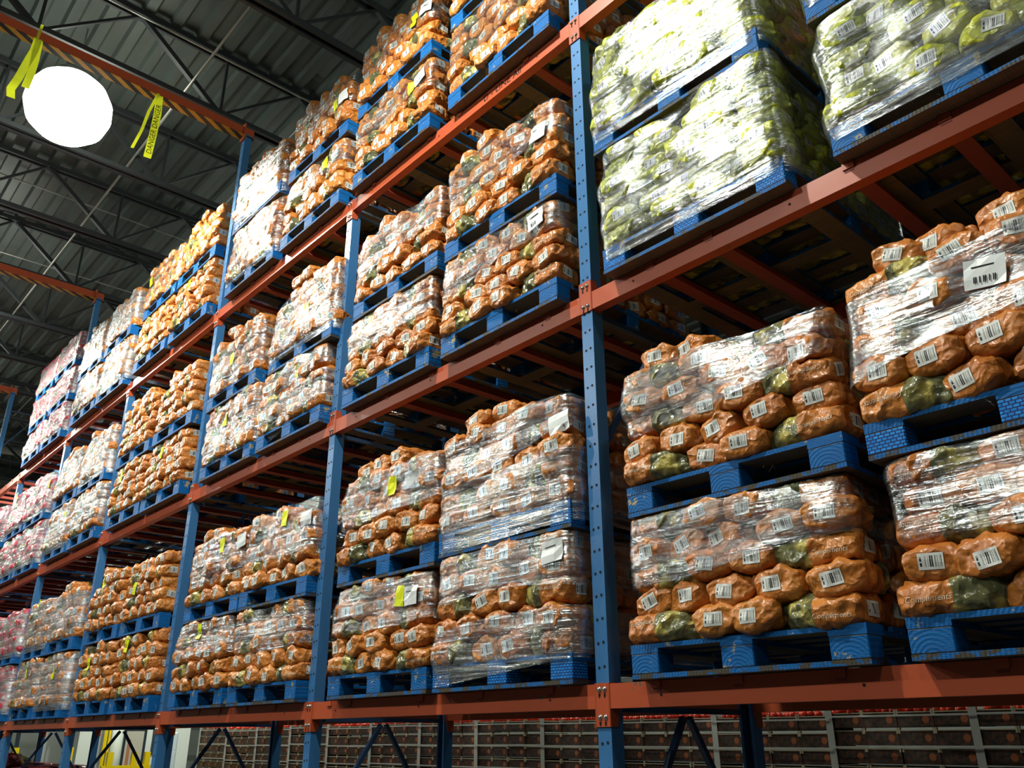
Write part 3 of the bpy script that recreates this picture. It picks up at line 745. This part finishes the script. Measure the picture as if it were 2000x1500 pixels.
# portal beams over the aisle, from the post tops
def mat_hazard():
    t = NT('hazard_stripe_tape'); s = t.sep(t.coord('World')); v = t.math('FRACT', t.math('MULTIPLY', t.math('ADD', s[1], t.math('MULTIPLY', s[0], 1.6)), 5.2))
    return t.done(t.bsdf(t.mix(t.math('GREATER_THAN', v, .5), (.70, .42, .03), (.012, .012, .012)), .5))
M_HAZ = mat_hazard()
for n, i in enumerate((-1, -3, -5)):
    root = empty('aisle_portal_beam', (i*W, 0, TOPZ - .03)); tag(root, 'orange striped beam across the aisle, %s from the front' % ORD[n], 'beam', 'orange portal beams across the aisle')
    m = MB(); m.box(-.03, .03, -4.2, .1, 0, .12); m.build('beam', M_RED, root)
    m = MB(); m.box(-.055, .055, -4.2, .1, -.006, 0); m.build('hazard_tape', M_HAZ, root)
    m = MB(); m.box(-.05, .05, -.02, -.005, -.05, .16); m.build('bracket', M_RED, root)

# ------------------------------------------------------------------ caution tape
tt = NT('yellow_caution_tape'); a_ = tt.bsdf((.85, .88, .10), .4); b_ = tt.n('ShaderNodeBsdfTranslucent'); b_.inputs[0].default_value = (.9, .95, .15, 1); c_ = tt.n('ShaderNodeMixShader'); c_.inputs[0].default_value = .6; tt.l(a_, c_.inputs[1]); tt.l(b_.outputs[0], c_.inputs[2]); M_TAPE = tt.done(c_.outputs[0])
def tape(name, label, strands, text=None):
    root = empty(name, (-2.50, 0, 0)); tag(root, label, 'tape', 'caution tapes hanging from the portal beam')
    for pts, w in strands:
        m = MB(); n = len(pts); vs = []
        for k, (y, z, x) in enumerate(pts): vs += [(x, y-w/2, z), (x, y+w/2, z+.006)]
        m.add(vs, [(2*k, 2*k+1, 2*k+3, 2*k+2) for k in range(n-1)]); o = m.build('strand', M_TAPE, root)
        s = o.modifiers.new('thick', 'SOLIDIFY'); s.thickness = .0008
    if text:
        (ya, za), (yb, zb) = text
        me = text_mesh('DANGER DANGER', .074, M_HOLE); o = link(bpy.data.objects.new('danger_lettering', me), root)
        ang = math.atan2(za-zb, ya-yb); o.rotation_euler = Matrix(((0, 0, 1), (1, 0, 0), (0, 1, 0))).to_4x4().to_euler()
        e = Matrix(((0, 0, 1), (1, 0, 0), (0, 1, 0))).to_4x4() @ Matrix.Rotation(ang, 4, 'Z'); o.rotation_euler = e.to_euler()
        o.location = (.052, (ya+yb)/2, (za+zb)/2)
tape('caution_tape', 'yellow caution tape hanging left of the lamp', [([(-2.11, 7.72, .04), (-2.12, 7.55, .06), (-2.155, 7.35, .05), (-2.18, 7.2, .03), (-2.215, 7.04, .06), (-2.195, 6.97, .03)], .07), ([(-2.10, 7.70, .05), (-2.09, 7.5, .04), (-2.095, 7.3, .06), (-2.11, 7.12, .05)], .065), ([(-2.11, 7.88, .06), (-2.12, 7.70, .05)], .025)])
tape('caution_tape', 'yellow caution tape lettered in black, hanging right of the lamp', [([(-.97, 7.72, .05), (-1.03, 7.45, .06), (-1.06, 7.2, .05), (-1.11, 6.97, .03)], .03), ([(-.955, 7.71, .04), (-.94, 7.5, .04), (-.945, 7.2, .04), (-.955, 6.93, .03)], .075)], ((-.942, 7.60), (-.952, 6.96)))

# ------------------------------------------------------------------ ceiling
def mat_deck():
    t = NT('steel_roof_deck'); n = t.noise(t.coord('World', (.4, 3, 1)), 3, 4)
    return t.done(t.bsdf(t.mix(n, (.065, .085, .078), (.115, .14, .13)), .5, .1))
M_DECK = mat_deck()
CZ = ZF + 7.3
m = MB(); y = -9; prof = []
while y < 12:
    prof += [(y, CZ), (y+.10, CZ), (y+.13, CZ+.05), (y+.27, CZ+.05)]; y += .30
vs = [(x, a, b) for x in (-24, 9) for a, b in prof]; n = len(prof)
m.add(vs, [(i, i+1, n+i+1, n+i) for i in range(n-1)]); m.add([(-24, -9, CZ+.12), (9, -9, CZ+.12), (9, 12, CZ+.12), (-24, 12, CZ+.12)], [(0, 1, 2, 3)])
o = m.build('ceiling', M_DECK); o['kind'] = 'structure'
TB = ZF + 6.42
tc = MB()
for dx in (-.06, .03): tc.box(dx, dx+.03, -8.9, 11.9, CZ-.07, CZ-.003)
TC = tc.mesh('top_chord', M_DARK); tb = MB()
for dx in (-.07, .03): tb.box(dx, dx+.04, -8.9, 11.9, TB, TB+.06)
tb.box(-.07, .07, -8.9, 11.9, TB+.055, TB+.06); TBm = tb.mesh('bottom_chord', M_DARK)
def webm(a, b, w): m = MB(); m.bar(a, b, w, w); return m.mesh('web_member', M_DARK)
WB = [webm((0, 0, TB+.03), (0, -1.0, CZ-.04), .055), webm((0, 0, TB+.03), (0, .9, CZ-.04), .03), webm((0, 0, TB+.03), (0, 0, CZ-.04), .03)]
k = 0; x = 4.3
while x > -23:
    root = empty('roof_truss', (x, 0, 0)); tag(root, 'dark open-web steel truss under the roof deck, %s' % ('number %s from the near end' % (['one', 'two', 'three', 'four', 'five', 'six', 'seven', 'eight', 'nine', 'ten', 'eleven', 'twelve', 'thirteen', 'fourteen', 'fifteen', 'sixteen'][k])), 'truss', 'steel roof trusses')
    link(bpy.data.objects.new('top_chord', TC), root); link(bpy.data.objects.new('bottom_chord', TBm), root)
    for yy in (-7.8, -5.9, -4.0, -2.1, -.2, 1.7, 3.6, 5.5):
        for wm in WB: link(bpy.data.objects.new('web_member', wm), root, (0, yy, 0))
    x -= 1.78; k += 1
M_PIPE = plain('galvanised_pipe', (.42, .42, .38), .4, .5)
for lab, pts, rd in (('long sprinkler pipe running above the aisle toward the far end', [(8, -.5, ZF+6.7), (-23, -.68, ZF+6.7)], .016),
                     ('long sprinkler pipe running above the rack toward the far end', [(8, .9, ZF+7.0), (-23, .85, ZF+7.0)], .016),
                     ('thin conduit crossing under the roof deck nearest the camera', [(-2.76, -6, ZF+7.2), (-2.76, 6, ZF+7.2)], .012),
                     ('thin conduit crossing under the roof deck beyond the lamp', [(-6.9, -6, ZF+7.2), (-6.9, 6, ZF+7.2)], .012),
                     ('thin conduit crossing under the roof deck farthest from camera', [(-9.2, -6, ZF+7.2), (-9.2, 6, ZF+7.2)], .012)):
    m = MB(); m.tube(pts, rd, 8); tag(m.build('overhead_pipe', M_PIPE), lab, 'pipe')

# ------------------------------------------------------------------ lamps
def emis(name, col, st):
    t = NT(name); e = t.n('ShaderNodeEmission'); e.inputs[0].default_value = c4(col); e.inputs[1].default_value = st; return t.done(e.outputs[0])
M_LAMP = emis('glowing_lamp_lens', (.93, 1.0, .86), 11)
M_ALU = plain('lamp_housing', (.5, .5, .48), .35, .8)
def lathe(prof, n=36):
    m = MB(); vs = [(r*math.cos(2*PI*k/n), r*math.sin(2*PI*k/n), z) for r, z in prof for k in range(n)]
    m.add(vs, [(i*n+k, i*n+(k+1) % n, (i+1)*n+(k+1) % n, (i+1)*n+k) for i in range(len(prof)-1) for k in range(n)], 0, True); return m
LENS = lathe([(.001, -.38), (.14, -.365), (.27, -.31), (.38, -.2), (.43, -.04), (.42, .1), (.35, .24), (.24, .34)]).mesh('lens', M_LAMP)  # lens drawn oversized so its disc takes in the lamp's glare
HOUS = lathe([(.245, .335), (.22, .40), (.13, .44), (.12, .60), (.05, .62), (.001, .62)]).mesh('housing', M_ALU)
HANG = MB(); HANG.tube([(0, 0, .6), (0, 0, 1.12)], .01, 6); HANGM = HANG.mesh('hanging_rod', M_ALU)
LP = [(-3.45, -1.58, 'glowing round high-bay lamp hanging beside the hazard-striped beam'), (-9.1, -1.58, 'second glowing lamp farther down the aisle at left edge'), (1.9, -2.6, 'high-bay lamp above the near end of the aisle'), (-14.6, -1.58, 'third glowing lamp near the far end of the aisle'), (7.4, -2.0, 'high-bay lamp behind the camera'), (-19.6, -1.58, 'added unseen lamp at the far end of the aisle')]  # last lamp of the row is added to brighten the far roof deck
def lamp_light(loc, e, r=.10, col=(.97, 1.0, .90), size=168, parent=None):
    ld = bpy.data.lights.new('lamp_light', 'SPOT'); ld.energy = e; ld.shadow_soft_size = r; ld.color = col; ld.spot_size = math.radians(size); ld.spot_blend = .25
    return link(bpy.data.objects.new('lamp_light', ld), parent, loc)
LP += [(.6 - 5.5*k, -8.2, 'high-bay lamp over the neighbouring aisle, %s' % q) for k, q in ((-1, 'nearest'), (0, 'second'), (1, 'third'), (2, 'fourth'))]
for x, y, lab in LP:
    root = empty('high_bay_lamp', (x, y, ZF+6.18)); tag(root, lab, 'lamp', 'high-bay lamps over the aisle')
    for nm, me in (('lens', LENS), ('housing', HOUS), ('hanging_rod', HANGM)): link(bpy.data.objects.new(nm, me), root)
    e = (470 if x < 3 else 230) if y < -5 else (80 if x > 5 else 900 if x > 0 else 560)
    lamp_light((0, 0, -.50), e, parent=root)
for x_, y_, e_, q in ((-6, 2.7, 420, 'second'), (.5, 2.7, 300, 'nearest'), (-10.4, 3.1, 1500, 'farthest')):  # unseen fill lamps added to brighten the crates and dock office
    root = empty('high_bay_lamp', (x_, y_, ZF+5.9)); tag(root, 'added fill lamp, unseen above the aisle behind the rack, %s' % q, 'lamp', 'high-bay lamps over the aisle')
    for nm, me in (('lens', LENS), ('housing', HOUS), ('hanging_rod', HANGM)): link(bpy.data.objects.new(nm, me), root)
    lamp_light((0, 0, -.50), e_, parent=root)

# ------------------------------------------------------------------ floor, walls
def mat_conc():
    t = NT('grey_concrete'); n = t.noise(t.coord('World'), 1.2, 5); return t.done(t.bsdf(t.mix(n, (.05, .05, .048), (.10, .10, .095)), .5))
m = MB(); m.box(-26, 12, -8, 14, -.1, 0); m.build('floor', mat_conc())['kind'] = 'structure'
def mat_wall():
    t = NT('ribbed_wall_panel'); s = t.sep(t.coord('World')); v = t.math('FRACT', t.math('MULTIPLY', s[2], 1.1)); n = t.noise(t.coord('World'), 1.5, 3)
    c = t.mix(t.math('LESS_THAN', v, .18), (.30, .33, .29), (.08, .09, .08)); return t.done(t.bsdf(t.mix(n, c, (.15, .17, .15)), .6))
MW = mat_wall()
m = MB(); m.box(-24.2, -24, -9, 14, 0, CZ+.1); m.build('wall_far', MW)['kind'] = 'structure'
m = MB(); m.box(-24, 12, 13.8, 14, 0, CZ+.1); m.build('wall_back', MW)['kind'] = 'structure'

# ------------------------------------------------------------------ fruit crates behind, seen under the bottom beam
YC = 4.0
def mat_crate():
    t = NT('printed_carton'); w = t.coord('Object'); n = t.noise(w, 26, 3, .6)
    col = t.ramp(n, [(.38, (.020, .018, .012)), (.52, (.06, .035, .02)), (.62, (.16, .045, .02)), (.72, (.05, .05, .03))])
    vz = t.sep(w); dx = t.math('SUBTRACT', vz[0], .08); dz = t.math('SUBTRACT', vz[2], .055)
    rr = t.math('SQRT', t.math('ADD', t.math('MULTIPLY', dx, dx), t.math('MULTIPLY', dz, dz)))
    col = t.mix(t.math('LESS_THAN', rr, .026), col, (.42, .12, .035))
    return t.done(t.bsdf(col, .5))
M_CR = mat_crate(); M_RIM = plain('bare_cardboard', (.52, .46, .30), .7)
cm = MB(); cm.box(-.138, .138, 0, .39, .002, .104, 0)
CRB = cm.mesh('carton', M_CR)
rm = MB(); rm.box(-.139, .139, -.003, .006, .104, .112); rm.box(-.139, -.125, -.004, .02, .085, .128); rm.box(.125, .139, -.004, .02, .085, .128); rm.box(-.139, .139, .385, .39, .104, .112)
rm.box(-.139, -.133, .006, .385, .104, .112); rm.box(.133, .139, .006, .385, .104, .112); CRR = rm.mesh('rim', M_RIM)
M_POSTB = plain('grey_corner_board', (.50, .52, .46), .6); M_STRAP = plain('pale_strap', (.55, .56, .5), .5)
rc = random.Random(4); xs = [2.46+1.13*k for k in range(2, -13, -1)]
fr = MB(); ncr = 0
for si, xc in enumerate(xs[1:]):
    tz = ZF + .07 + rc.uniform(-.015, .015); xw = xc + .565
    for c in range(4):
        rows = 5 if si < 9 else 6
        for r in range(rows):
            o = link(bpy.data.objects.new('fruit_crate', CRB), None, (xc + .135 + c*.281 + rc.uniform(-.003, .003), YC + rc.uniform(-.006, .01), tz - .13*(r+1))); ncr += 1
            link(bpy.data.objects.new('rim', CRR), o)
            tag(o, 'printed fruit crate, %s row from top, %s column of stack %s from the right' % (ORD[r], ORD[c], ['one', 'two', 'three', 'four', 'five', 'six', 'seven', 'eight', 'nine', 'ten', 'eleven', 'twelve', 'thirteen', 'fourteen'][si]), 'crate', 'fruit crates stacked behind the rack')
    for k in range(60):
        px = xc + rc.uniform(.03, 1.1); py = YC + rc.uniform(.02, .3)
        v0 = len(fr.v); rr_ = rc.uniform(.028, .036); nn = 7
        prof = [(rr_*math.sin(PI*q/5), rr_*math.cos(PI*q/5)) for q in range(6)]
        vs = [(px+a*math.cos(2*PI*w_/nn), py+a*math.sin(2*PI*w_/nn), tz-.02+rr_*.5+z) for a, z in prof for w_ in range(nn)]
        fr.add(vs, [(q*nn+w_, q*nn+(w_+1) % nn, (q+1)*nn+(w_+1) % nn, (q+1)*nn+w_) for q in range(5) for w_ in range(nn)], 0, True)
    m = MB(); m.box(-.03, .03, -.012, -.007, -1.6, .03); m.box(-.03, -.025, -.007, .03, -1.6, .03)
    for q, px in enumerate((.028,)):
        o = m.build('corner_board', M_POSTB, None, (xc+px-.03, YC, tz)); tag(o, 'grey cardboard corner board at the left edge of crate stack %s from right' % ['one', 'two', 'three', 'four', 'five', 'six', 'seven', 'eight', 'nine', 'ten', 'eleven', 'twelve', 'thirteen', 'fourteen'][si], 'corner board', 'corner boards on the crate stacks')
    for zz, wq in ((.045, 'topmost'), (.27, 'middle'), (.50, 'lowest')):
      m = MB(); m.box(0, 1.13, -.018, -.0165, -.007, .007)
      o = m.build('strap', M_STRAP, None, (xc, YC, tz-zz)); tag(o, wq + ' pale plastic strap across crate stack %s from the right' % ['one', 'two', 'three', 'four', 'five', 'six', 'seven', 'eight', 'nine', 'ten', 'eleven', 'twelve', 'thirteen', 'fourteen'][si], 'strap', 'straps round the crate stacks')
    # the body of the stack behind its front crates and down to its pallet
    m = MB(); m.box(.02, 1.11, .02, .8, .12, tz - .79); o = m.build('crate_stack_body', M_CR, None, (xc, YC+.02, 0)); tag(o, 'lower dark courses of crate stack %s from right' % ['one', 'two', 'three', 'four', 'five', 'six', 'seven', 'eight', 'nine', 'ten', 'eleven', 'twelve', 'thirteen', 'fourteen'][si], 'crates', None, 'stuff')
o = fr.build('red_fruit', plain('red_fruit_skin', (.75, .05, .02), .3)); tag(o, 'red and orange fruit showing in the topmost crates', 'fruit', None, 'stuff')

# ------------------------------------------------------------------ far left: dock office and floor things
M_OFF = plain('office_wall_white', (.74, .80, .72), .6); M_YL = plain('safety_yellow', (.85, .62, .0), .45); M_DK = plain('dark_frame', (.02, .03, .04), .4)
OX = -13.4
root = empty('dock_office', (OX, 0, 0)); tag(root, 'white dock office with doors seen under the rack at lower left', 'office')
m = MB(); m.box(-2.5, 0, 2.6, 4.75, 0, 2.4); m.build('wall', M_OFF, root)
m = MB(); m.box(.0, .03, 3.42, 3.86, 0, 1.74); m.build('door_frame', M_DK, root)
m = MB(); m.box(.03, .05, 3.46, 3.80, 0, 1.70); m.build('door', plain('door_beige', (.52, .50, .40), .5), root)
m = MB(); m.box(.05, .06, 3.50, 3.56, .9, 1.55); m.build('door_window', plain('door_copper_glass', (.45, .20, .10), .3), root)
m = MB(); m.box(.0, .03, 3.98, 4.12, 1.28, 2.1); m.build('window', plain('office_glass', (.03, .05, .06), .1), root)
m = MB(); m.box(.0, .02, 4.17, 4.26, 1.56, 1.68); m.build('blue_sign', plain('sign_blue', (.01, .06, .32), .4), root)
root = empty('guard_column', (OX+.35, 3.18, 0)); tag(root, 'white round column with yellow stripes beside the dock office', 'column')
m = MB(); m.tube([(0, 0, 0), (0, 0, 2.6)], .11, 16); m.build('column', plain('column_white', (.78, .86, .74), .5), root)
m = MB(); m.box(.02, .05, -.25, -.19, 0, 2.6); m.box(.02, .05, -.17, -.13, 0, 2.6); m.build('yellow_stripe', M_YL, root)
root = empty('guard_rail', (OX+.7, 0, 0)); tag(root, 'yellow steel guard rail in front of the dock office', 'guard rail')
m = MB(); m.box(0, .08, 2.85, 3.98, .9, 1.10); m.build('rail', M_YL, root)
for yy in (2.98, 3.42, 3.66):
    m = MB(); m.box(0, .09, yy-.05, yy+.05, 0, 1.33); m.build('guard_post', M_YL, root)
root = empty('plastic_bundle', (OX+.5, 4.15, 0)); tag(root, 'shiny plastic-wrapped bundle standing by the dock office', 'bundle')
m = MB()
for j, z in enumerate((0, .5, 1.0, 1.32)): m.box(-.1, .12, -.16+.01*j, .12, z, z+.36)
bb = m.build('film', plain('milky_film', (.66, .76, .78), .2), root); bevel(bb, .03, 3)
for nm, y0_, lab in (('yellow_post_guard', 2.42, 'yellow post guard with black marks left of the dock office'), ('yellow_post_guard', 1.50, 'yellow and black post guard near the green exit light')):
    root = empty(nm, (OX+.2, y0_, 0)); tag(root, lab, 'post guard', 'yellow post guards')
    m = MB(); m.box(-.05, .05, -.05, .05, 0, 1.42); m.build('guard', M_YL, root); m = MB(); m.box(-.03, .03, -.03, .03, 1.42, 3.4); m.build('post', M_DK, root)
    m = MB(); m.box(.05, .052, -.05, .05, 1.05, 1.12); m.box(.05, .052, -.05, .05, .8, .85); m.build('black_mark', M_DK, root)
root = empty('exit_light', (-14.5, 1.42, 1.48)); tag(root, 'small green glowing exit light at the lower left', 'exit light')
m = MB(); m.box(-.03, 0, -.11, .11, -.06, .06); m.build('housing', M_DK, root)
m = MB(); m.box(0, .01, -.09, .09, -.04, .04); m.build('glowing_panel', emis('green_glow', (.05, 1, .45), 6), root)
# loads on the floor at the far left
M_DKR = mat_bag('dimmed_red_bag_plastic', (.16, .012, .02), (.08, .006, .01), (.24, .03, .04)); DKM = [bag_mesh('dark_red', q, LO, M_DKR) for q in range(NV)]  # red bag plastic darkened in colour to offset the strong lamp nearby
for n_, (px, py) in enumerate(((-8.6, .25), (-10.2, .25))):
    for c in range(5):
        o = link(bpy.data.objects.new('red_potato_bag', DKM[c % NV])); o.matrix_world = Matrix.Translation((px+.2*c, py, 1.30+.02*(c % 2))) @ Matrix.Rotation(PI/2+.1*c, 4, 'Z')
        tag(o, 'dark red bag on the floor-level %s load, %s from left' % (('near', 'far')[n_], ORD[c]), 'bag', 'red bags on the floor-level loads')
    m = MB(); m.box(-.15, 1.0, -.1, .9, .14, 1.24); o = m.build('floor_load', M_DKR, None, (px, py, 0)); bevel(o, .05, 3); tag(o, 'dark red bagged load standing on the floor, %s of two' % ('nearer', 'farther')[n_], 'load', None, 'stuff')
# orange rack frame at the far end of the aisle
root = empty('orange_column', (-12.75, -.28, 0)); tag(root, 'tall orange steel column beyond the last portal at far left', 'column')
m = MB(); m.box(-.08, .08, -.08, .08, 0, ZF+6.1); m.build('column', M_RED, root)
for zz, wq in ((2.6, 'lowest'), (3.8, 'second'), (5.1, 'third'), (6.6, 'highest')):
    m = MB(); m.box(-20.05, -19.95, -2, 6, zz, zz+.12)
    tag(m.build('far_rack_beam', M_RED), '%s orange shelf beam of the rack at the far end wall' % wq, 'rack beam')
m = MB(); m.tube([(-19.5, -3, ZF+6.8), (-19.5, 7, ZF+7.1)], .12, 10); tag(m.build('duct_pipe', plain('pale_duct', (.35, .38, .33), .5)), 'pale duct pipe crossing at the far end of the aisle', 'pipe')

# ------------------------------------------------------------------ world and view
w = bpy.data.worlds.new('world'); scene.world = w; w.use_nodes = True
bg = w.node_tree.nodes['Background']; bg.inputs[0].default_value = (.50, .68, .75, 1); bg.inputs[1].default_value = .024
scene.view_settings.view_transform = 'Standard'; scene.view_settings.look = 'None'; scene.view_settings.gamma = 1; scene.view_settings.exposure = 0.0
scene.cycles.use_adaptive_sampling = True; scene.cycles.adaptive_threshold = .06
scene.cycles.transparent_max_bounces = 12; scene.cycles.max_bounces = 4; scene.cycles.diffuse_bounces = 1; scene.cycles.glossy_bounces = 1
scene.cycles.sample_clamp_indirect = 4; scene.cycles.use_denoising = True; scene.cycles.caustics_reflective = False; scene.cycles.caustics_refractive = False
print('BAGS', len(allb), 'ind', sum(b.ind for b in allb), 'crates', ncr, 'objects', len(bpy.data.objects))
